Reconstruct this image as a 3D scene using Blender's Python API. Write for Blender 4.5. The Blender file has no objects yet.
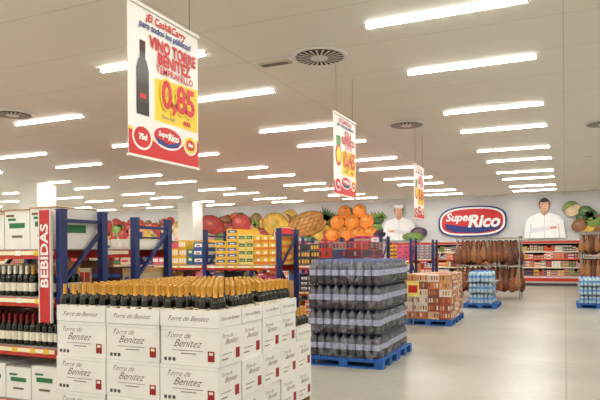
import bpy, math, random
from mathutils import Matrix, Vector
rng = random.Random(7)
S = bpy.context.scene
S.view_settings.view_transform = 'Standard'
PI = math.pi

# ------------------------------------------------------------ materials
def lin(c):
    c = c/255.0
    return c/12.92 if c <= 0.04045 else ((c+0.055)/1.055)**2.4
_mc = {}
def M(r, g, b, rough=0.5, metal=0.0, emit=0.0, var=0.08, scale=6.0, name=None, coat=0.0):
    key = (r, g, b, rough, metal, emit, var, scale, coat)
    if key in _mc: return _mc[key]
    m = bpy.data.materials.new(name or "paint_%d_%d_%d" % (r, g, b))
    m.use_nodes = True
    nt = m.node_tree; bs = nt.nodes['Principled BSDF']
    col = (lin(r), lin(g), lin(b), 1)
    bs.inputs['Roughness'].default_value = rough
    bs.inputs['Metallic'].default_value = metal
    if coat: bs.inputs['Coat Weight'].default_value = coat
    if emit > 0:
        bs.inputs['Base Color'].default_value = col
        bs.inputs['Emission Color'].default_value = col
        bs.inputs['Emission Strength'].default_value = emit
    elif var > 0:
        tc = nt.nodes.new('ShaderNodeTexCoord')
        n = nt.nodes.new('ShaderNodeTexNoise'); n.inputs['Scale'].default_value = scale
        n.inputs['Detail'].default_value = 3
        mr = nt.nodes.new('ShaderNodeMapRange')
        mr.inputs['From Min'].default_value = 0.3; mr.inputs['From Max'].default_value = 0.7
        mr.inputs['To Min'].default_value = 1-var; mr.inputs['To Max'].default_value = 1+var
        mx = nt.nodes.new('ShaderNodeVectorMath'); mx.operation = 'SCALE'
        mx.inputs[0].default_value = col[:3]
        nt.links.new(tc.outputs['Object'], n.inputs['Vector'])
        nt.links.new(n.outputs['Fac'], mr.inputs['Value'])
        nt.links.new(mr.outputs['Result'], mx.inputs['Scale'])
        nt.links.new(mx.outputs['Vector'], bs.inputs['Base Color'])
    else:
        bs.inputs['Base Color'].default_value = col
    _mc[key] = m
    return m

# ------------------------------------------------------------ mesh builder
class MB:
    def __init__(s): s.v=[]; s.f=[]; s.m=[]; s.sm=[]; s.mats=[]; s.ix={}
    def mi(s, mat):
        if mat.name not in s.ix:
            s.ix[mat.name] = len(s.mats); s.mats.append(mat)
        return s.ix[mat.name]
    def add(s, vs, fs, mat, smooth=False):
        o = len(s.v); s.v.extend(vs); k = s.mi(mat)
        for f in fs:
            s.f.append([i+o for i in f]); s.m.append(k); s.sm.append(smooth)
    def box(s, x0, x1, y0, y1, z0, z1, mat, rz=0.0):
        vs = [(x0,y0,z0),(x1,y0,z0),(x1,y1,z0),(x0,y1,z0),(x0,y0,z1),(x1,y0,z1),(x1,y1,z1),(x0,y1,z1)]
        if rz:
            cx, cy = (x0+x1)/2, (y0+y1)/2; c, n = math.cos(rz), math.sin(rz)
            vs = [(cx+(x-cx)*c-(y-cy)*n, cy+(x-cx)*n+(y-cy)*c, z) for x,y,z in vs]
        s.add(vs, [(0,3,2,1),(4,5,6,7),(0,1,5,4),(1,2,6,5),(2,3,7,6),(3,0,4,7)], mat)
    def bar(s, p, q, t, mat):
        p = Vector(p); q = Vector(q); d = (q-p).normalized()
        a = d.cross(Vector((1,0,0)) if abs(d.x) < .9 else Vector((0,1,0))).normalized()*t/2
        b = d.cross(a).normalized()*t/2
        vs = [tuple(c+e) for c in (p,q) for e in (a+b, a-b, -a-b, -a+b)]
        s.add(vs, [(0,1,2,3),(7,6,5,4),(0,4,5,1),(1,5,6,2),(2,6,7,3),(3,7,4,0)], mat)
    def lathe(s, cx, cy, cz, prof, seg=10, sx=1.0, sy=1.0, rot=0.0):
        o = len(s.v); n = len(prof)
        for r, z, _ in prof:
            for k in range(seg):
                a = 2*PI*k/seg + rot
                s.v.append((cx+r*sx*math.cos(a), cy+r*sy*math.sin(a), cz+z))
        for j in range(n-1):
            mk = s.mi(prof[j][2])
            for k in range(seg):
                k2 = (k+1) % seg
                s.f.append([o+j*seg+k, o+j*seg+k2, o+(j+1)*seg+k2, o+(j+1)*seg+k]); s.m.append(mk); s.sm.append(True)
        mk = s.mi(prof[-1][2])
        s.f.append([o+(n-1)*seg+k for k in range(seg)]); s.m.append(mk); s.sm.append(False)
        mk = s.mi(prof[0][2])
        s.f.append([o+k for k in reversed(range(seg))]); s.m.append(mk); s.sm.append(False)
    def obj(s, name, parent=None, bevel=0):
        me = bpy.data.meshes.new(name); me.from_pydata(s.v, [], s.f)
        for m in s.mats: me.materials.append(m)
        me.polygons.foreach_set('material_index', s.m)
        me.polygons.foreach_set('use_smooth', s.sm)
        me.update()
        o = bpy.data.objects.new(name, me); S.collection.objects.link(o)
        if parent: o.parent = parent
        if bevel:
            b = o.modifiers.new('bevel', 'BEVEL'); b.width = bevel; b.segments = 2; b.limit_method = 'ANGLE'
        return o

def empty(name):
    e = bpy.data.objects.new(name, None); S.collection.objects.link(e); e.empty_display_size = .2
    return e
_tc = {}
def text(body, size, loc, face, mat, parent, shear=0.0, off=0.0, align='CENTER', sx=1.0, name='lettering', extrude=0.0):
    key = (body, size, shear, off, align, mat.name, sx, extrude)
    if key not in _tc:
        c = bpy.data.curves.new(name, 'FONT'); c.body = body; c.size = size; c.shear = shear; c.offset = off
        c.align_x = align; c.align_y = 'CENTER'; c.resolution_u = 3; c.extrude = extrude
        c.materials.append(mat); _tc[key] = c
    o = bpy.data.objects.new(name, _tc[key]); S.collection.objects.link(o)
    if face == '-yv':
        o.matrix_basis = Matrix.Translation(loc) @ Matrix(((0,-1,0,0),(0,0,-1,0),(1,0,0,0),(0,0,0,1))) @ Matrix.Diagonal((sx,1,1,1))
    else:
        o.location = loc; o.scale = (sx, 1, 1)
        o.rotation_euler = {'-y': (PI/2,0,0), '+x': (PI/2,0,PI/2)}[face]
    o.parent = parent
    return o

# ------------------------------------------------------------ room shell
H = 4.2; XL, XR, YB, YF = -30.0, 6.0, -4.0, 29.6
def floor_mat():
    m = bpy.data.materials.new('polished_concrete'); m.use_nodes = True
    nt = m.node_tree; bs = nt.nodes['Principled BSDF']; L = nt.links.new
    tc = nt.nodes.new('ShaderNodeTexCoord')
    n1 = nt.nodes.new('ShaderNodeTexNoise'); n1.inputs['Scale'].default_value = .5; n1.inputs['Detail'].default_value = 6
    n2 = nt.nodes.new('ShaderNodeTexNoise'); n2.inputs['Scale'].default_value = 14; n2.inputs['Detail'].default_value = 4
    ad = nt.nodes.new('ShaderNodeMath'); ad.operation = 'MULTIPLY_ADD'; ad.inputs[1].default_value = .3
    cr = nt.nodes.new('ShaderNodeValToRGB')
    cr.color_ramp.elements[0].position = .4; cr.color_ramp.elements[0].color = (lin(144),lin(140),lin(128),1)
    cr.color_ramp.elements[1].position = .9; cr.color_ramp.elements[1].color = (lin(182),lin(178),lin(166),1)
    br = nt.nodes.new('ShaderNodeTexBrick'); br.offset = 0
    br.inputs['Scale'].default_value = 1; br.inputs['Brick Width'].default_value = 4.6; br.inputs['Row Height'].default_value = 4.6
    br.inputs['Mortar Size'].default_value = .012
    br.inputs['Color1'].default_value = br.inputs['Color2'].default_value = (1,1,1,1)
    br.inputs['Mortar'].default_value = (.7,.68,.65,1)
    mx = nt.nodes.new('ShaderNodeMix'); mx.data_type = 'RGBA'; mx.blend_type = 'MULTIPLY'; mx.inputs[0].default_value = 1
    L(tc.outputs['Object'], n1.inputs['Vector']); L(tc.outputs['Object'], n2.inputs['Vector']); L(tc.outputs['Object'], br.inputs['Vector'])
    L(n2.outputs['Fac'], ad.inputs[0]); L(n1.outputs['Fac'], ad.inputs[2]); L(ad.outputs[0], cr.inputs['Fac'])
    L(cr.outputs['Color'], mx.inputs[6]); L(br.outputs['Color'], mx.inputs[7]); L(mx.outputs[2], bs.inputs['Base Color'])
    bs.inputs['Roughness'].default_value = .32
    return m
def ceil_mat():
    m = bpy.data.materials.new('ceiling_panels'); m.use_nodes = True
    nt = m.node_tree; bs = nt.nodes['Principled BSDF']; L = nt.links.new
    tc = nt.nodes.new('ShaderNodeTexCoord')
    br = nt.nodes.new('ShaderNodeTexBrick'); br.offset = 0
    br.inputs['Scale'].default_value = 1; br.inputs['Brick Width'].default_value = 3.95; br.inputs['Row Height'].default_value = 1.2
    br.inputs['Mortar Size'].default_value = .008
    br.inputs['Color1'].default_value = (.89,.865,.79,1); br.inputs['Color2'].default_value = (.87,.845,.77,1)
    br.inputs['Mortar'].default_value = (.70,.67,.60,1)
    L(tc.outputs['Object'], br.inputs['Vector']); L(br.outputs['Color'], bs.inputs['Base Color'])
    bs.inputs['Roughness'].default_value = .6
    return m
FLOOR = floor_mat(); CEIL = ceil_mat()
WALL = M(228,226,218, .7, var=.03, scale=1)
def shell(name, *a, mat):
    b = MB(); b.box(*a, mat); return b.obj(name)
shell('floor', XL-.2, XR+.2, YB-.2, YF+.2, -.15, 0, mat=FLOOR)
shell('ceiling', XL-.2, XR+.2, YB-.2, YF+.2, H, H+.15, mat=CEIL)
shell('wall_back', XL-.2, XR+.2, YF, YF+.2, 0, H, mat=WALL)
shell('wall_front', XL-.2, XR+.2, YB-.2, YB, 0, H, mat=WALL)
shell('wall_left', XL-.2, XL, YB, YF, 0, H, mat=WALL)
shell('wall_right', XR, XR+.2, YB, YF, 0, H, mat=WALL)
WHITE = M(232,230,226, .45, var=.03)
for y in (6.4, 16.2, 26.0):
    b = MB(); b.box(-18.15,-17.25,y-.45,y+.45,0,H,WALL)
    b.box(-18.17,-17.23,y-.47,y+.47,0,.25,M(120,120,120))
    b.obj('structural_column', bevel=.01)

# ------------------------------------------------------------ ceiling lights
TUBE = M(254,251,244, emit=150, name='fluorescent_tube')
SIDE = M(254,251,244, emit=16, name='diffuser_side')
HOUS = M(215,212,204,.5)
b = MB()
b.box(-.875,.875,-.022,.022,-.012,0,HOUS)
x0,x1,y0,y1,z0,z1 = -.86,.86,-.022,.022,-.040,-.012
vs = [(x0,y0,z0),(x1,y0,z0),(x1,y1,z0),(x0,y1,z0),(x0,y0,z1),(x1,y0,z1),(x1,y1,z1),(x0,y1,z1)]
b.add(vs, [(0,3,2,1)], TUBE); b.add(vs, [(0,1,5,4),(2,3,7,6)], SIDE)
b.box(-.875,-.86,-.023,.023,-.042,-.012,HOUS); b.box(.86,.875,-.023,.023,-.042,-.012,HOUS)
first = b.obj('ceiling_light'); first.location = (-1.2, 6.6, H)
for ci, cx in enumerate([2.75,-1.2,-5.1,-9.1,-13.0,-17.0,-21.0,-25.0,-28.6]):
    for k in range(-2, 5):
        for dy in (0, 2.0):
            y = 6.6 + 4.8*k + dy
            if y < YB+.5 or y > YF-.6 or (ci == 1 and k == 0 and dy == 0): continue
            o = bpy.data.objects.new('ceiling_light', first.data); S.collection.objects.link(o); o.location = (cx, y, H)

# round swirl diffusers
def diffuser(x, y, r=.35):
    b = MB(); dk = M(50,48,45,.7); HH = -.002
    b.lathe(0, 0, HH-.03, [(r,0.0,WHITE),(r+.02,.03,WHITE)], 40)
    b.lathe(0, 0, HH-.034, [(r-.03,0,dk),(r-.03,.004,dk)], 40)
    for k in range(24):
        a = 2*PI*k/24; c, s_ = math.cos(a), math.sin(a)
        w0, w1 = .006, .018; r0, r1 = r*.3, r-.02
        b.add([(c*r0-s_*w0, s_*r0+c*w0, HH-.045),(c*r0+s_*w0, s_*r0-c*w0, HH-.045),
               (c*r1+s_*w1, s_*r1-c*w1, HH-.045),(c*r1-s_*w1, s_*r1+c*w1, HH-.045)], [(0,1,2,3)], WHITE)
    b.lathe(0, 0, HH-.05, [(r*.32,0,WHITE),(r*.32,.02,WHITE)], 28)
    o = b.obj('air_diffuser'); o.location = (x, y, H)
for x, y in [(-2.95,7.35),(-2.95,12.1),(-9.3,7.95),(.75,13.8),(-9.3,12.6)]: diffuser(x, y)
b = MB(); b.box(-3.85,-3.4,7.32,7.46,H-.02,H,M(190,184,170)); b.box(-3.82,-3.43,7.34,7.44,H-.025,H-.02,M(120,115,105)); b.obj('ceiling_access_panel')

# ------------------------------------------------------------ shared colours
BLUE = M(28,44,100,.4, var=.05); RED = M(190,44,24,.4, var=.05); DECK = M(150,148,142,.5, metal=.3)
PBLUE = M(32,92,170,.5); CARD = M(176,132,84,.8); CARDD = M(140,100,60,.8)
CW = M(228,226,222,.65, var=.03); GREEN = M(30,110,60,.6)
GLASS = M(20,22,14,.12, var=0); GOLD = M(214,158,62,.4, metal=.15, var=.05); LABEL = M(226,220,200,.6); LABRED = M(150,20,24,.6)
INK = M(96,58,60,.7,var=0)

def wine_prof(cap=GOLD, lab=LABEL, h=.31, r=.038):
    k = h/.31
    return [(r*.9,0,GLASS),(r,.008*k,GLASS),(r,.05*k,lab),(r,.135*k,GLASS),(r,.18*k,GLASS),(r*.8,.207*k,GLASS),(r*.45,.225*k,cap),(.0165,.236*k,cap),(.0165,.3*k,cap),(.0175,.302*k,cap),(.0175,.31*k,cap)]

def pallet(b, x0, x1, y0, y1, mat=PBLUE, h=.13):
    n = 9; w = (x1-x0)/n
    for i in range(n): b.box(x0+i*w+.008, x0+(i+1)*w-.008, y0, y1, h-.022, h, mat)
    for fy in (y0+.05, (y0+y1)/2, y1-.05):
        b.box(x0, x1, fy-.05, fy+.05, h-.044, h-.022, mat)
        b.box(x0, x1, fy-.05, fy+.05, 0, .02, mat)
        for fx in (x0+.06, (x0+x1)/2, x1-.06): b.box(fx-.06, fx+.06, fy-.05, fy+.05, .02, h-.044, mat)

# ------------------------------------------------------------ pallet racks
PAL = [(205,60,40),(230,180,50),(240,236,225),(60,90,150),(150,90,50),(70,120,70),(225,120,40),(120,40,50),(180,160,120),(60,60,66),(210,90,120)]
def box_goods(b, x0, x1, y0, y1, z, zmax, pal, w=(.12,.3), h=(.12,.26), fill=1.0):
    x = x1
    while x - w[0] > x0:
        ww = rng.uniform(*w); hh = rng.uniform(*h); reps = rng.choice([1,2,2,3])
        c = rng.choice(pal); lc = rng.choice(PAL + [(240,236,225)]*3); lc2 = rng.choice(PAL)
        mt = M(*c,.5); lm = M(*lc,.5); l2 = M(*lc2,.5); style = rng.random()
        for _ in range(reps):
            if x-ww < x0: break
            lay = max(1, int((zmax-z)/hh)); lay = max(1, int(round(lay*rng.uniform(fill*.75, 1))))
            for l in range(lay):
                zz = z+l*hh; jit = rng.uniform(0,.03)
                b.box(x-ww+.004, x-.004, y0+jit, y1-.02, zz+.001, zz+hh-.003, mt)
                f = y0+jit
                if style < .5:
                    b.box(x-ww*.88, x-ww*.12, f-.002, f, zz+hh*.35, zz+hh*.8, lm)
                    b.box(x-ww*.7, x-ww*.3, f-.003, f, zz+hh*.45, zz+hh*.6, l2)
                elif style < .8:
                    b.box(x-ww+.004, x-.004, f-.002, f, zz+hh*.1, zz+hh*.4, lm)
                    b.box(x-ww*.6, x-ww*.2, f-.003, f, zz+hh*.5, zz+hh*.8, l2)
                else:
                    for q in range(3): b.box(x-ww*(.9-q*.3), x-ww*(.7-q*.3), f-.002, f, zz+hh*.2, zz+hh*.75, lm)
                if x > x1-.02: b.box(x-.004, x-.002, y0+.05, y1-.06, zz+hh*.3, zz+hh*.75, lm)
            x -= ww
        x -= .005
def bottle_goods(b, x0, x1, y0, y1, z, rows=3, kinds=((GOLD,LABEL),), pitch=.084, h=.31):
    n = int((x1-x0)/pitch); i = 0
    while i < n:
        cap, lab = rng.choice(kinds)
        for _ in range(rng.randint(4,9)):
            if i >= n: break
            for r in range(rows):
                if rng.random() < .05: continue
                b.lathe(x1-(i+.5)*pitch, y0+.05+r*.09, z+.001, wine_prof(cap,lab,h), 8)
            i += 1
def rack(x0, x1, y0, y1, ztop, levels, bay, goods):
    e = empty('stocked_pallet_rack'); b = MB(); xs = []
    x = x1
    while x > x0-.01: xs.append(x); x -= bay
    for x in xs:
        for y in (y0, y1-.08):
            b.box(x-.07, x, y, y+.08, .01, ztop, BLUE)
            b.box(x-.10, x+.03, y-.02, y+.10, 0, .01, BLUE)
            b.box(x-.075, x+.005, y-.004, y+.084, ztop, ztop+.012, BLUE)
        zz = .2; k = 0
        b.bar((x-.035,y0+.04,.15),(x-.035,y1-.04,.15),.035,BLUE)
        b.bar((x-.035,y0+.04,ztop-.1),(x-.035,y1-.04,ztop-.1),.035,BLUE)
        while zz < ztop-.45:
            ya, yb = (y0+.04, y1-.04) if k % 2 == 0 else (y1-.04, y0+.04)
            b.bar((x-.035,ya,zz),(x-.035,yb,zz+.55),.035,BLUE); zz += .55; k += 1
    strip = M(235,228,190,.5); tag = M(225,190,60,.5)
    for lz in levels:
        for i in range(len(xs)-1):
            xa, xb = xs[i+1], xs[i]-.07
            for y in (y0+.002, y1-.052): b.box(xa+.001, xb-.001, y, y+.05, lz-.1, lz-.012, RED)
            b.box(xa, xb, y0+.02, y1-.02, lz-.012, lz, DECK)
            b.box(xa+.03, xb-.03, y0-.006, y0+.002, lz-.06, lz-.02, strip)
            xx = xa+.1
            while xx < xb-.15:
                b.box(xx, xx+.07, y0-.009, y0-.006, lz-.065, lz-.015, tag if rng.random()<.4 else WHITE); xx += rng.uniform(.16,.35)
    b.obj('rack_frame', e)
    g = MB()
    for i in range(len(xs)-1):
        for j, lz in enumerate(levels):
            top = (levels[j+1]-.14) if j+1 < len(levels) else None
            goods(g, xs[i+1]+.01, xs[i]-.09, y0+.02, y1-.02, lz, top, j, i)
    g.obj('stock', e)
    return e

def g_wine(g, x0, x1, y0, y1, z, top, j, i):
    kinds = ((GOLD,LABEL),(M(120,20,30,.4),LABEL),(M(25,25,28,.3),M(200,180,120,.6)),(M(230,225,210,.4),LABEL))
    if j in (1, 2): bottle_goods(g, x0, x1, y0+.01, y1, z, 4 if i == 0 else 2, kinds)
    elif j == 0: carton_row(g, x0, x1, y0, y1, z, .38)
    else: carton_row(g, x0, x1, y0, y1, z, .43)
def carton_row(g, x0, x1, y0, y1, z, h):
    x = x1; k = 0
    while x-.36 > x0:
        w = .36; hh = h*rng.uniform(.84,1)
        g.box(x-w+.006, x-.006, y0+.01, y1-.04, z+.001, z+hh, CW)
        g.box(x-w*.8, x-w*.2, y0+.007, y0+.01, z+hh*.55, z+hh*.68, GREEN)
        g.box(x-w*.85, x-w*.55, y0+.007, y0+.01, z+hh*.74, z+hh*.8, GREEN)
        g.box(x-w*.7, x-w*.3, y0+.007, y0+.01, z+hh*.3, z+hh*.36, M(110,90,70))
        if h > .4:
            g.box(x-w+.002, x-.002, y0+.002, y1-.03, z+hh, z+hh+.012, CARD); g.box(x-w+.03, x-w+.14, y0+.006, y0+.012, z+hh*.84, z+hh*.9, M(120,90,60))
        if x > x1-.02: g.box(x-.006, x-.004, y0+.15, y1-.2, z+hh*.4, z+hh*.6, GREEN)
        x -= w; k += 1
def mk(pal, tops, w=(.12,.3), h=(.12,.26)):
    def f(g, x0, x1, y0, y1, z, top, j, i):
        if top is None:
            p, hz, ww, hh = tops[min(i, len(tops)-1)]
            box_goods(g, x0, x1, y0, y1, z, z+hz, p, ww, hh, .85)
        else: box_goods(g, x0, x1, y0, y1, z, top, pal, w, h)
    return f
LV = [.12,.67,1.17,1.65]
rack(-13.3,-4.5,4.4,5.05,2.03,LV,2.2,g_wine)
BR = [(150,90,50),(120,70,40),(180,140,90),(110,30,36),(60,40,36),(215,200,170),(190,150,60)]
YL = [(236,186,50),(228,160,40),(204,120,40),(180,60,40),(236,210,120),(240,196,70)]
PKS = [(222,110,150),(236,225,228),(200,60,110),(236,200,215),(150,60,120)]
sw, sh = (.14,.26), (.10,.17)
rack(-16.0,-4.5,5.5,6.2,2.0,LV,2.3,mk(BR,[([(226,220,205),(200,180,140)],.1,(.2,.3),(.1,.12))],(.09,.2),(.12,.26)))
rack(-16.0,-4.5,9.3,10.1,2.0,[.12,.75,1.38],1.5,mk(PAL,[(YL,.74,sw,sh),(PAL,.5,sw,sh),(BR,.45,sw,sh),(PAL,.55,sw,sh)],(.1,.22),(.1,.22)))
rack(-16.0,-4.5,12.5,13.3,1.9,[.12,.7,1.3],2.3,mk(PAL,[([(90,60,60),(190,60,60),(225,215,200),(60,60,80)],.62,sw,sh),(YL+PAL,.6,sw,sh),(PAL,.6,sw,sh)],(.1,.22),(.1,.22)))
rack(-16.0,-4.5,15.6,16.4,2.0,[.12,.7,1.3],2.3,mk(PAL,[(PKS,.72,sw,sh),(PKS,.8,sw,sh),(PAL,.7,sw,sh)]))
rack(-16.0,-4.5,19.0,19.8,2.0,[.12,.7,1.3],2.3,mk(PAL,[(PAL,.7,sw,sh)]))
rack(-16.0,-4.5,22.5,23.3,2.0,[.12,.7,1.3],2.3,mk(PAL,[([(190,190,190),(110,110,110),(210,190,150),(190,60,50)],.65,sw,sh)]))

# aisle category sign
e = MB(); SR = M(190,36,34,.45, var=.03)
e.box(-4.735,-4.585,4.345,4.365,.93,2.03,SR); e.box(-4.74,-4.73,4.34,4.37,.925,2.035,WHITE); e.box(-4.59,-4.58,4.34,4.37,.925,2.035,WHITE)
for z in (1.15,1.8): e.box(-4.68,-4.6,4.365,4.378,z,z+.03,DECK)
s = e.obj('aisle_category_sign')
text('BEBIDAS', .14, (-4.66,4.342,1.58), '-yv', WHITE, s, off=.004, sx=1.2)

# ------------------------------------------------------------ wine carton display
def wine_display():
    e = empty('wine_carton_display')
    X0, X1, Y0 = -4.06, -2.41, 3.90; CWD, CD, CH = .55, .365, .30
    nx, ny = 3, 5
    p = MB(); pallet(p, X0+.02, X1-.02, Y0+.02, Y0+.90, CARDD, .12); pallet(p, X0+.02, X1-.02, Y0+.93, Y0+ny*CD-.02, CARDD, .12)
    p.obj('wooden_pallets', e)
    c = MB(); t = MB(); bt = MB(); GR = M(70,66,66)
    for i in range(nx):
        for j in range(ny):
            lowc = (i == nx-1 and j == ny-1)
            nl = 2 if lowc else 3
            x0 = X0+i*CWD; y0 = Y0+j*CD
            for l in range(nl):
                z0 = .12+l*CH; jx = rng.uniform(-.008,.008); jy = rng.uniform(-.008,.008)
                if i < nx-1 and 0 < j < ny-1 and l < nl-1: continue
                c.box(x0+.006+jx, x0+CWD-.006+jx, y0+.006+jy, y0+CD-.006+jy, z0, z0+CH-.002, CW)
                t.box(x0+.006+jx, x0+CWD-.006+jx, y0+.006+jy-.0006, y0+.012+jy, z0+CH-.03, z0+CH-.028, M(180,176,168))
                if j == 0:
                    f = y0+jy+.0045
                    text('Torre de', .062, (x0+.17,f,z0+.232), '-y', INK, e, shear=.6, off=-.0006, name='carton_script')
                    text('Benitez', .085, (x0+.25,f,z0+.17), '-y', INK, e, shear=.6, off=-.0006, name='carton_script')
                    t.box(x0+.445,x0+.505,f-.001,f+.012,z0+.04,z0+.12,LABRED); t.box(x0+.457,x0+.493,f-.002,f+.01,z0+.09,z0+.11,LABEL)
                    for q in range(3): t.box(x0+.04+q*.04,x0+.064+q*.04,f-.001,f+.012,z0+.03,z0+.056,GR)
                    t.box(x0+.12,x0+.40,f-.001,f+.012,z0+.115,z0+.118,INK); t.box(x0+.2,x0+.34,f-.001,f+.012,z0+.09,z0+.095,INK)
                if i == nx-1:
                    f = x0+jx+CWD-.0045
                    text('Torre de', .045, (f,y0+.13,z0+.232), '+x', INK, e, shear=.6, off=-.0004, name='carton_script')
                    text('Benitez', .062, (f,y0+.19,z0+.185), '+x', INK, e, shear=.6, off=-.0004, name='carton_script')
                    t.box(f-.012,f+.001,y0+.26,y0+.32,z0+.04,z0+.12,LABRED)
                    t.box(f-.012,f+.001,y0+.05,y0+.14,z0+.05,z0+.056,INK); t.box(f-.012,f+.001,y0+.05,y0+.20,z0+.09,z0+.093,INK)
            z0 = .12+nl*CH; hc = .125
            xa, xb, ya, yb = x0+.006, x0+CWD-.006, y0+.006, y0+CD-.006
            th = .006; jh = rng.uniform(-.012,.012)
            c.box(xa,xb,ya,ya+th,z0,z0+hc+jh,CW); c.box(xa,xb,yb-th,yb,z0,z0+hc+jh,CW)
            c.box(xa,xa+th,ya+th,yb-th,z0,z0+hc+jh,CW); c.box(xb-th,xb,ya+th,yb-th,z0,z0+hc+jh,CW)
            c.box(xa+th,xb-th,ya+th,yb-th,z0,z0+.006,CARD)
            if j == 0:
                text('Torre de Benitez', .055, (x0+.26,ya-.0015,z0+.065), '-y', INK, e, shear=.6, off=-.0004, name='carton_script')
            if i == nx-1: text('Torre de Benitez', .04, (xb+.0015,y0+.18,z0+.065), '+x', INK, e, shear=.6, off=-.0003, name='carton_script')
            nq, nr = 5, 4
            for q in range(1,nq): c.box(xa+q*(xb-xa)/nq-.0015, xa+q*(xb-xa)/nq+.0015, ya+th, yb-th, z0+.01, z0+.14, CARD)
            for q in range(nq):
                for r in range(nr):
                    if rng.random() < .12: continue
                    bt.lathe(xa+(q+.5)*(xb-xa)/nq, ya+(r+.5)*(yb-ya)/nr, z0+.007, wine_prof(GOLD,LABEL,.31,.040), 10)
            r_ = rng.random()
            if j > 0 and r_ < .5:
                w_ = rng.choice([.5,.25]); c.box(xa+.02, xa+.02+w_, yb-.02, yb-.015, z0+.10, z0+.30, CARD, rng.uniform(-.03,.03))
            if j > 0 and .3 < r_ < .8:
                c.box(xa+.213, xa+.218, ya+.01, yb-.02, z0+.10, z0+.28, CARD)
    c.obj('cartons', e, bevel=.003); t.obj('carton_prints', e); bt.obj('bottles', e)
wine_display()

# ------------------------------------------------------------ bottle pallets
def film_mat():
    m = bpy.data.materials.new('shrink_film'); m.use_nodes = True
    nt = m.node_tree; nt.nodes.clear()
    o = nt.nodes.new('ShaderNodeOutputMaterial'); mx = nt.nodes.new('ShaderNodeMixShader')
    tr = nt.nodes.new('ShaderNodeBsdfTransparent'); gl = nt.nodes.new('ShaderNodeBsdfPrincipled')
    gl.inputs['Base Color'].default_value = (.75,.75,.8,1); gl.inputs['Roughness'].default_value = .15
    n = nt.nodes.new('ShaderNodeTexNoise'); n.inputs['Scale'].default_value = 9; n.inputs['Distortion'].default_value = 1.5
    mr = nt.nodes.new('ShaderNodeMapRange'); mr.inputs['From Min'].default_value=.5; mr.inputs['From Max'].default_value=.75
    mr.inputs['To Min'].default_value=.03; mr.inputs['To Max'].default_value=.32
    bp = nt.nodes.new('ShaderNodeBump'); bp.inputs['Strength'].default_value = .6; bp.inputs['Distance'].default_value = .02
    nt.links.new(n.outputs['Fac'], mr.inputs['Value']); nt.links.new(mr.outputs[0], mx.inputs[0])
    nt.links.new(n.outputs['Fac'], bp.inputs['Height']); nt.links.new(bp.outputs[0], gl.inputs['Normal'])
    nt.links.new(tr.outputs[0], mx.inputs[1]); nt.links.new(gl.outputs[0], mx.inputs[2]); nt.links.new(mx.outputs[0], o.inputs[0])
    return m
FILM = film_mat()
def bottle_pallet(name, x0, x1, y0, y1, layers, lh, body, lab, cap, r=.052, jitter=.012, palmat=PBLUE, sheet=None, base=None):
    e = empty(name)
    base = base or body
    p = MB(); ym = (y0+y1)/2
    if y1-y0 > 1.2: pallet(p, x0, x1, y0, ym-.01, palmat); pallet(p, x0, x1, ym+.01, y1, palmat)
    else: pallet(p, x0, x1, y0, y1, palmat)
    p.obj('pallet', e)
    b = MB(); f = MB()
    px = r*2*3; py = r*2*2
    nx = int((x1-x0+.02)/px); ny = int((y1-y0)/py)
    mx, my = (x1-x0-nx*px)/2, (y1-y0-ny*py)/2
    k = lh-.010
    prof = [(r*.8,0,base),(r*.98,.02,base),(r*.93,k*.12,base),(r*.98,k*.2,base),(r*.96,k*.34,lab),(r*.96,k*.37,lab),(r*.96,k*.58,body),(r*.99,k*.63,body),(r*.88,k*.74,body),(r*.5,k*.88,body),(r*.27,k*.92,cap),(r*.3,k,cap)]
    for l in range(layers):
        z = .131+l*lh
        for i in range(nx):
            for j in range(ny):
                inner = 0 < i < nx-1 and 0 < j < ny-1
                if inner and l < layers-1: continue
                jx, jy = rng.uniform(-jitter,jitter), rng.uniform(-jitter,jitter)
                xa = x0+mx+i*px+jx; ya = y0+my+j*py+jy
                for a in range(3):
                    for c in range(2):
                        b.lathe(xa+r*(2*a+1), ya+r*(2*c+1), z, prof, 12)
                f.box(xa-.002, xa+px+.002, ya-.002, ya+py+.002, z, z+k*.8, FILM)
        if l < layers-1: b.box(x0+.03, x1-.03, y0+.03, y1-.03, z+lh-.009, z+lh-.003, sheet or M(150,150,156,.8))
    b.obj('bottles', e); f.obj('shrink_wrap', e, bevel=.012)
    return e
DK = M(84,86,98,.14, var=.15); DBASE = M(52,50,58,.14, var=.15); DLAB = M(164,168,194,.3, var=.3, scale=25)
bottle_pallet('soft_drink_pallet_stack', -3.4,-2.25,7.8,9.45,4,.34,DK,DLAB,M(70,90,140),r=.058,sheet=M(64,62,62,.8),base=DBASE)
LB = M(176,206,222,.2, var=.12); LBL = M(90,150,206,.4)
bottle_pallet('water_bottle_pallet', -2.6,-1.7,17.0,18.2,3,.30,LB,LBL,M(60,110,190))
bottle_pallet('water_bottle_pallet', .28,1.35,17.9,19.1,3,.24,LB,LBL,M(60,110,190))

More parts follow.
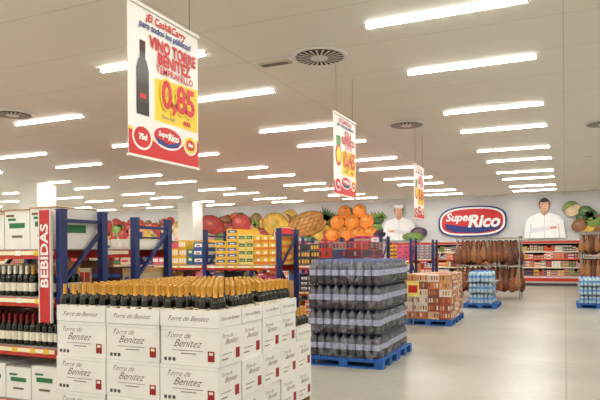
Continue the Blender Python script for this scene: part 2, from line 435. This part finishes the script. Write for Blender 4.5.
# mixed carton pallet
def carton_pallet(name, x0, x1, y0, y1, ztop, pal, w, d, h):
    e = empty(name); p = MB(); ym = (y0+y1)/2
    pallet(p, x0, x1, y0, ym-.01); pallet(p, x0, x1, ym+.01, y1); p.obj('pallet', e)
    g = MB(); z = .131; L = 0
    while z+h < ztop:
        x = x0+.02
        while x+w < x1:
            y = y0+.02
            while y+d < y1:
                c = rng.choice(pal); mt = M(*c,.5)
                g.box(x+.004,x+w-.004,y+.004,y+d-.004,z,z+h-.003,mt)
                if y < y0+.1: 
                    for q in range(4): g.box(x+.02+q*w/4.3,x+.01+(q+.75)*w/4.3,y-.001,y+.004,z+h*.25,z+h*.8,M(*rng.choice(pal),.5))
                if x+2*w >= x1:
                    for q in range(3): g.box(x+w-.004,x+w+.001,y+.02+q*d/3.2,y+.01+(q+.75)*d/3.2,z+h*.25,z+h*.8,M(*rng.choice(pal),.5))
                y += d
            x += w
        z += h; L += 1
    g.obj('stacked_packs', e, bevel=.004)
    return e
carton_pallet('juice_pack_pallet', -3.2,-2.2,12.8,14.5,1.12,[(196,116,70),(216,180,140),(160,80,60),(226,216,200),(130,76,64),(204,150,100)],.24,.2,.16)
carton_pallet('canned_drink_pallet', -4.3,-3.4,10.5,12.0,1.85,[(70,60,62),(110,40,50),(60,70,110),(150,140,140),(190,60,50)],.28,.24,.15)
b = MB(); b.box(-3.12,-2.86,12.70,12.71,.62,.95,M(240,226,120,.5)); b.box(-3.09,-2.89,12.696,12.70,.70,.86,M(196,40,36,.5)); b.box(-3.0,-2.98,12.71,12.73,0,.9,DECK); b.box(-3.1,-2.88,12.62,12.8-.01,0,.012,DECK)
b.obj('price_card_stand')

# ------------------------------------------------------------ hams
HAM1 = M(128,76,42,.45, var=.35, scale=14); HAM2 = M(94,50,30,.45, var=.35, scale=14); HAM3=M(158,108,64,.45,var=.3,scale=14)
ROPE = M(200,180,150,.8)
def ham_rack(x0, x1, y0, y1, tiers, step):
    e = empty('cured_ham_rack'); b = MB(); top = max(tiers)+.08
    for x in (x0, (x0+x1)/2, x1):
        for y in (y0, y1): b.bar((x,y,0),(x,y,top),.04,DECK)
        b.bar((x,y0,top),(x,y1,top),.04,DECK)
        b.bar((x,y0,.1),(x,y1,.1),.04,DECK)
    g = MB(); ny = 4
    for tz in tiers:
        for r in range(ny):
            y = y0+(y1-y0)*r/(ny-1)
            b.bar((x0,y,tz+.04),(x1,y,tz+.04),.03,DECK)
            x = x0+step*(.3+.5*(r%2))
            while x < x1:
                m = rng.choice([HAM1,HAM2,HAM3]); s_ = rng.uniform(.85,1.1)
                prof = [(0.02,-.78,m),(.07,-.76,m),(.115,-.68,m),(.135,-.56,m),(.115,-.43,m),(.065,-.31,m),(.036,-.2,m),(.03,-.1,m),(.034,-.05,M(60,45,35)),(.022,0,ROPE)]
                g.lathe(x+rng.uniform(-.02,.02), y, tz-.02, [(r0*s_,z0*s_,mm) for r0,z0,mm in prof], 9, 1, .62, rng.uniform(0,1))
                g.bar((x,y,tz-.03),(x,y,tz+.03),.01,ROPE)
                x += step*rng.uniform(.9,1.1)
    b.obj('steel_frame', e); g.obj('hams', e)
ham_rack(-3.3,-1.35,20.4,21.6,[1.95,1.05],.17)
ham_rack(.55,2.6,25.2,26.6,[2.2,1.25],.17)

# ------------------------------------------------------------ refrigerated wall cabinets
def cooler(x0, x1):
    e = empty('refrigerated_display_cabinet'); b = MB(); yb, yf = 29.45, 28.55
    cr = M(205,200,192,.4); dk = M(70,68,66,.5)
    b.box(x0,x1,yb-.08,yb,0,2.0,M(90,86,84)); b.box(x0,x1,yf,yb-.08,.0,.12,dk); b.box(x0,x1,yf-.02,yb-.08,.12,.42,cr)
    b.box(x0,x1,yf-.04,yf-.02,.2,.34,M(200,44,34,.4)); b.box(x0,x1,yf+.1,yb-.08,1.86,2.0,cr)
    b.box(x0,x1,yf+.09,yf+.1,1.88,1.98,M(190,50,40,.4))
    b.box(x0,x0+.05,yf,yb-.08,.42,1.86,cr); b.box(x1-.05,x1,yf,yb-.08,.42,1.86,cr)
    g = MB()
    for k, z in enumerate((.44,.82,1.18,1.52)):
        f = yf+.05+.05*k
        b.box(x0+.05,x1-.05,f,yb-.08,z-.03,z,cr); b.box(x0+.05,x1-.05,f-.015,f,z-.05,z,M(225,215,190) if k%2 else M(200,60,40))
        box_goods(g, x0+.07,x1-.07,f+.02,yb-.3,z,z+.30,PAL+[(236,226,205),(220,170,130),(90,120,170)],(.08,.18),(.08,.15))
    b.obj('cabinet_body', e); g.obj('chilled_products', e)
x = -28.5
while x+3.6 < 5.9:
    cooler(x, x+3.6); x += 3.65

# ------------------------------------------------------------ mural
class MU(MB):
    Y = 29.56
    def poly(s, pts, mat, L):
        y = s.Y-L*.004; s.add([(p[0],y,p[1]) for p in pts], [list(range(len(pts)))], mat)
    def ell(s, cx, cz, rx, rz, mat, L, rot=0.0, n=26):
        c, d = math.cos(rot), math.sin(rot); pts = []
        for k in range(n):
            a = 2*PI*k/n; u, w = rx*math.cos(a), rz*math.sin(a)
            pts.append((cx+u*c-w*d, min(4.12,max(2.12, cz+u*d+w*c))))
        s.poly(pts, mat, L)
mu = MU(); BG = M(206,206,208,.6, var=.08, scale=.5)
mu.box(-29.4,5.6,29.565,29.6-.001,2.08,4.16,BG)
mu.box(-29.4,5.6,29.55,29.6-.001,2.03,2.08,M(230,228,220,.5)); mu.box(-29.4,5.6,29.55,29.6-.001,4.13,4.2-.002,M(225,222,214,.5))
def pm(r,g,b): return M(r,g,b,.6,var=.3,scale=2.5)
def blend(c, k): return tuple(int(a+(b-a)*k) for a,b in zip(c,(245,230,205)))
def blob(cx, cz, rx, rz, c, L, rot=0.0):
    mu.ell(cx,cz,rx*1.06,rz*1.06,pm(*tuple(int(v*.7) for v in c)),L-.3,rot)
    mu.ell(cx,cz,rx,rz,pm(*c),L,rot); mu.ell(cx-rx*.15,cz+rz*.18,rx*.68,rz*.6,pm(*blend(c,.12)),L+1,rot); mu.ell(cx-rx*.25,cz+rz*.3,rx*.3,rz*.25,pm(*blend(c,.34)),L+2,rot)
oR,oD,yE,gR,dG,rD,bR,cR,pU,pK = (218,116,36),(184,84,36),(216,170,60),(112,146,60),(62,96,52),(170,48,40),(140,88,54),(210,184,144),(80,52,80),(204,140,120)
DGR = pm(*dG); CRM = pm(*cR)
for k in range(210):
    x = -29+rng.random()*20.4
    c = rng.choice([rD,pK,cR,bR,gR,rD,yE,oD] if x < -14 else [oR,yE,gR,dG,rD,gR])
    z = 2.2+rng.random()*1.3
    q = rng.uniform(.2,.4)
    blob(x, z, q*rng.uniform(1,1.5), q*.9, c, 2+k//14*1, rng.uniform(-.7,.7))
for k in range(10):
    x = -28+k*2+rng.uniform(-.5,.5)
    for q in range(4): mu.poly([(x+q*.1,3.0),(x-.3+q*.25,3.7+.15*(q%2)),(x+.15+q*.1,3.0)],pm(*rng.choice([gR,dG])),10)
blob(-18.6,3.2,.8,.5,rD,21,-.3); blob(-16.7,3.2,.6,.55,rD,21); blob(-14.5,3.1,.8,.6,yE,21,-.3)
mu.ell(-16.7,3.78,.2,.06,DGR,25)
# pineapple
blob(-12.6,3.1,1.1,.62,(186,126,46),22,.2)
for k in range(7): mu.ell(-12.6+(k-3)*.29,3.1,.025,.5,pm(*bR),25,-.5)
for k in range(5): mu.ell(-12.6,3.1+(k-2)*.2,.9,.02,pm(*bR),26,.25)
for k in range(7): mu.poly([(-11.7,3.3),(-11.75+k*.17,4.08-.08*k),(-11.45,3.2)],DGR,27)
# watermelon slice and oranges
mu.ell(-13.9,2.55,.8,.42,DGR,24); mu.ell(-13.9,2.6,.72,.34,pm(230,225,190),25); mu.ell(-13.9,2.62,.66,.29,rD and pm(200,50,46),26)
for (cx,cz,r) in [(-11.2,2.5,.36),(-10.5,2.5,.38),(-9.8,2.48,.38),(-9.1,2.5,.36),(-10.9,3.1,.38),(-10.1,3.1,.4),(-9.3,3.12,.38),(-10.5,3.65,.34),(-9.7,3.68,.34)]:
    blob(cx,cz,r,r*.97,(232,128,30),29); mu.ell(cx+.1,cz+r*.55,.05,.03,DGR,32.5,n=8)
for k in range(4): mu.poly([(-8.9+k*.12,3.2),(-9.1+k*.2,3.65),(-8.7+k*.16,3.3)],pm(*gR),34)
for k in range(16): mu.ell(-8.5+rng.uniform(-.4,.5),2.35+rng.uniform(-.15,.25),.13,.13,pm(*pU),34+k%3,n=14)
# printed cooks
def cook(cx, z0, hair, cap, s=1.0, armdir=-1, L=36):
    coat, skin, sk2 = M(236,236,238,.6,var=.04), pm(214,166,136), pm(192,142,114)
    mu.poly([(cx-.8*s,z0),(cx-.72*s,z0+.72*s),(cx-.55*s,z0+.92*s),(cx-.16*s,z0+1.06*s),(cx+.16*s,z0+1.06*s),(cx+.55*s,z0+.92*s),(cx+.72*s,z0+.72*s),(cx+.8*s,z0)],coat,L)
    mu.poly([(cx-.11*s,z0+1.2*s),(cx-.13*s,z0+1.04*s),(cx,z0+.92*s),(cx+.13*s,z0+1.04*s),(cx+.11*s,z0+1.2*s)],sk2,L+1)
    mu.ell(cx,z0+1.40*s,.215*s,.27*s,hair,L+1); mu.ell(cx,z0+1.35*s,.18*s,.235*s,skin,L+2)
    mu.ell(cx-.18*s,z0+1.34*s,.03*s,.055*s,sk2,L+2,n=10); mu.ell(cx+.18*s,z0+1.34*s,.03*s,.055*s,sk2,L+2,n=10)
    for q in (-.07,.07):
        mu.ell(cx+q*s,z0+1.37*s,.028*s,.015*s,pm(245,245,245),L+3,n=10); mu.ell(cx+q*s,z0+1.37*s,.014*s,.015*s,pm(40,30,28),L+4,n=10)
        mu.poly([(cx+(q-.04)*s,z0+1.41*s),(cx+(q+.04)*s,z0+1.41*s),(cx+(q+.035)*s,z0+1.425*s),(cx+(q-.035)*s,z0+1.425*s)],hair,L+3)
    mu.poly([(cx-.015*s,z0+1.36*s),(cx-.028*s,z0+1.28*s),(cx+.028*s,z0+1.28*s),(cx+.015*s,z0+1.36*s)],sk2,L+3)
    mu.ell(cx,z0+1.215*s,.06*s,.016*s,pm(170,70,66),L+3,n=12)
    if cap: mu.poly([(cx-.19*s,z0+1.49*s),(cx+.19*s,z0+1.49*s),(cx+.23*s,z0+1.65*s),(cx-.23*s,z0+1.65*s)],coat,L+3)
    else: mu.ell(cx,z0+1.56*s,.17*s,.075*s,hair,L+3)
    g = M(190,192,202,.6,var=.05)
    mu.poly([(cx-.01*s,z0),(cx+.01*s,z0),(cx+.01*s,z0+.92*s),(cx-.01*s,z0+.92*s)],g,L+1)
    for q in (-1,1): mu.poly([(cx+q*.56*s,z0),(cx+q*.5*s,z0+.6*s),(cx+q*.53*s,z0+.6*s),(cx+q*.6*s,z0)],g,L+1)
    a = armdir
    mu.poly([(cx-a*.62*s,z0+.2*s),(cx-a*.5*s,z0+.42*s),(cx+a*.25*s,z0+.5*s),(cx+a*.25*s,z0+.36*s)],M(218,218,226,.6,var=.05),L+3)
    mu.ell(cx+a*.32*s,z0+.43*s,.12*s,.06*s,skin,L+4,n=12)
    for q in range(4): mu.ell(cx+a*.43*s,z0+(.39+.03*q)*s,.05*s,.014*s,skin,L+5,n=8)
cook(-7.6,2.12,pm(90,55,35),True,1.08)
cook(-.85,2.12,pm(50,36,30),False,1.10,1)
blob(-6.6,2.5,.4,.25,pU,42); blob(-6.9,2.3,.5,.2,gR,45)
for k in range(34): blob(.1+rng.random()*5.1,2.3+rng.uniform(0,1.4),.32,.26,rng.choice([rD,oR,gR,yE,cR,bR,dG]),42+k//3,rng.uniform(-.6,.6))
# store logo
LBlu, LRed, LWht = M(34,50,120,.5,var=0), M(200,36,40,.5,var=0), M(240,240,238,.5,var=0)
cx, cz = -4.05, 2.98
def swoosh(sx, sz, mat, L):
    pts = []
    for k in range(30):
        a = 2*PI*k/30; ca, sa = math.cos(a), math.sin(a)
        r = 1/((abs(ca)**3+abs(sa)**3)**(1/3))
        pts.append((cx+sx*r*ca, cz+sz*r*sa+.06*sx*ca*ca*(-1 if ca<0 else .2)))
    mu.poly(pts, mat, L)
swoosh(1.58,.74,LBlu,40); swoosh(1.50,.67,LWht,41); swoosh(1.42,.59,LRed,42)
mu.poly([(cx-1.26,cz-.10),(cx-.4,cz-.24),(cx+.6,cz-.24),(cx+1.35,cz+.02),(cx+1.26,cz-.38),(cx+.4,cz-.56),(cx-.8,cz-.52),(cx-1.22,cz-.36)],LBlu,44)
mo = mu.obj('food_mural_banner')
text('Super', .53, (cx-.62,MU.Y-.19,cz+.19),'-y',LWht,mo,shear=.25,off=.012,name='logo_lettering')
text('Rico', .80, (cx+.52,MU.Y-.19,cz-.02),'-y',LWht,mo,shear=.25,off=.03,name='logo_lettering')

# ------------------------------------------------------------ hanging price banners
PW = M(236,234,230,.5,var=.02); PR = M(206,36,36,.5,var=0); PY = M(240,206,50,.5,var=0); PB = M(40,56,130,.5,var=0)
def banner(x, y0, w, z0, h, title, price, bottle=True):
    b = MB()
    b.box(x-.006,x,y0,y0+w,z0,z0+h,PW)
    def r(ya,yb,za,zb,mat,L): b.box(x,x+.0012*L,y0+ya*w,y0+yb*w,z0+za*h,z0+zb*h,mat)
    def poly(pts,mat,L): b.add([(x+.0012*L,y0+a*w,z0+c*h) for a,c in pts],[list(range(len(pts)))],mat)
    def ell(ya,za,ry,rz,mat,L): poly([(ya+ry*math.cos(2*PI*k/28), za+rz*math.sin(2*PI*k/28)) for k in range(28)],mat,L)
    poly([(.34,.27),(.34,.56),(.99,.60),(.99,.27)],PY,1)
    poly([(0,0),(0,.17),(.2,.13),(.45,.11),(.7,.13),(1,.2),(1,0)],PR,2)
    poly([(0,.17),(0,.19),(.2,.15),(.45,.13),(.7,.15),(1,.22),(1,.2),(.7,.13),(.45,.11),(.2,.13)],PY,2)
    ell(.17,.13,.13,.085,LWht,3); ell(.17,.13,.11,.07,PR,4)
    ell(.52,.17,.22,.085,LWht,3); ell(.52,.17,.2,.07,PR,4); poly([(.34,.16),(.52,.125),(.7,.16),(.66,.115),(.52,.10),(.38,.115)],PB,5)
    ell(.86,.16,.11,.075,LWht,3); ell(.86,.16,.095,.062,PY,4); ell(.86,.16,.07,.04,PR,5)
    if bottle:
        dk = M(28,24,26,.3,var=0)
        poly([(.10,.28),(.10,.58),(.125,.64),(.145,.66),(.145,.77),(.215,.77),(.215,.66),(.235,.64),(.26,.58),(.26,.28)],dk,3)
        r(.11,.25,.36,.50,M(70,60,60,.5),4); r(.14,.22,.39,.42,PR,5); r(.147,.213,.7,.775,M(70,30,30),5)
    else:
        ell(.2,.5,.13,.14,PR,3); ell(.2,.5,.1,.1,PY,4); r(.12,.28,.62,.74,pm(90,150,70),4)
    b.box(x-.02,x+.016,y0-.01,y0+w+.01,z0+h-.005,z0+h+.02,WHITE); b.box(x-.014,x+.012,y0-.005,y0+w+.005,z0-.012,z0+.008,WHITE)
    for yy in (y0+.12,y0+w-.12): b.bar((x-.003,yy,z0+h),(x-.003,yy,H-.001),.005,M(90,88,84))
    o = b.obj('hanging_price_banner')
    k = w/.94
    def T(s_, size, ya, za, mat, sx=1, off=.004, sh=0, dx=.009): text(s_, size*k, (x+dx,y0+ya*w,z0+za*h),'+x',mat,o,shear=sh,off=off,sx=sx,name='banner_lettering')
    T('\u00a1El Cash&Carry',.085,.5,.945,PR,1,.002,.2)
    T('para todos los p\u00fablicos!',.072,.5,.885,PB,1.0,.002,.2)
    T(title[0],.130,.61,.79,PR,.84,.005); T(title[1],.130,.62,.70,PR,.92,.005); T(title[2],.080,.63,.625,PR,1,.001)
    T(price,.31,.68,.46,PY,.9,.030); T(price,.31,.68,.46,PR,.9,.012,dx=.0105)
    T('+IVA',.05,.8,.31,PR); T('Oferta valida',.035,.52,.31,PB,off=0)
    T('Super',.06,.45,.185,LWht,1,.002,.2); T('Rico',.08,.59,.175,LWht,1,.004,.2); T('75cl',.06,.17,.13,LWht)
    T('Rico',.04,.86,.16,LWht)
banner(-3.0,3.6,.94,2.35,1.17,('VINO TORRE','BENITEZ','TEMPRANILLO'),'0,85')
banner(-2.9,7.72,.94,2.40,1.12,('COLA','REFRESCO','2 LITROS'),'0,45',False)
banner(-2.9,12.52,.94,2.30,1.12,('ZUMO','NARANJA','1 LITRO'),'0,69',False)

b = MB(); b.lathe(0,0,-.061,[(.05,0,WHITE),(.08,.03,WHITE),(.09,.06,WHITE)],16); o = b.obj('smoke_detector'); o.location = (.62,18.6,H)

# ------------------------------------------------------------ world, camera
w = bpy.data.worlds.new('World'); S.world = w; w.use_nodes = True
w.node_tree.nodes['Background'].inputs[0].default_value = (.8,.78,.74,1); w.node_tree.nodes['Background'].inputs[1].default_value = .3
cam = bpy.data.cameras.new('camera'); co = bpy.data.objects.new('camera', cam); S.collection.objects.link(co)
cam.sensor_width = 36; cam.lens = 35.9; cam.shift_y = .0862
yaw = math.radians(23.9)
co.matrix_world = Matrix.Translation((0,0,1.6)) @ Matrix.Rotation(yaw,4,'Z') @ Matrix.Rotation(PI/2,4,'X') @ Matrix.Rotation(math.radians(-.5),4,'Z')
S.camera = co
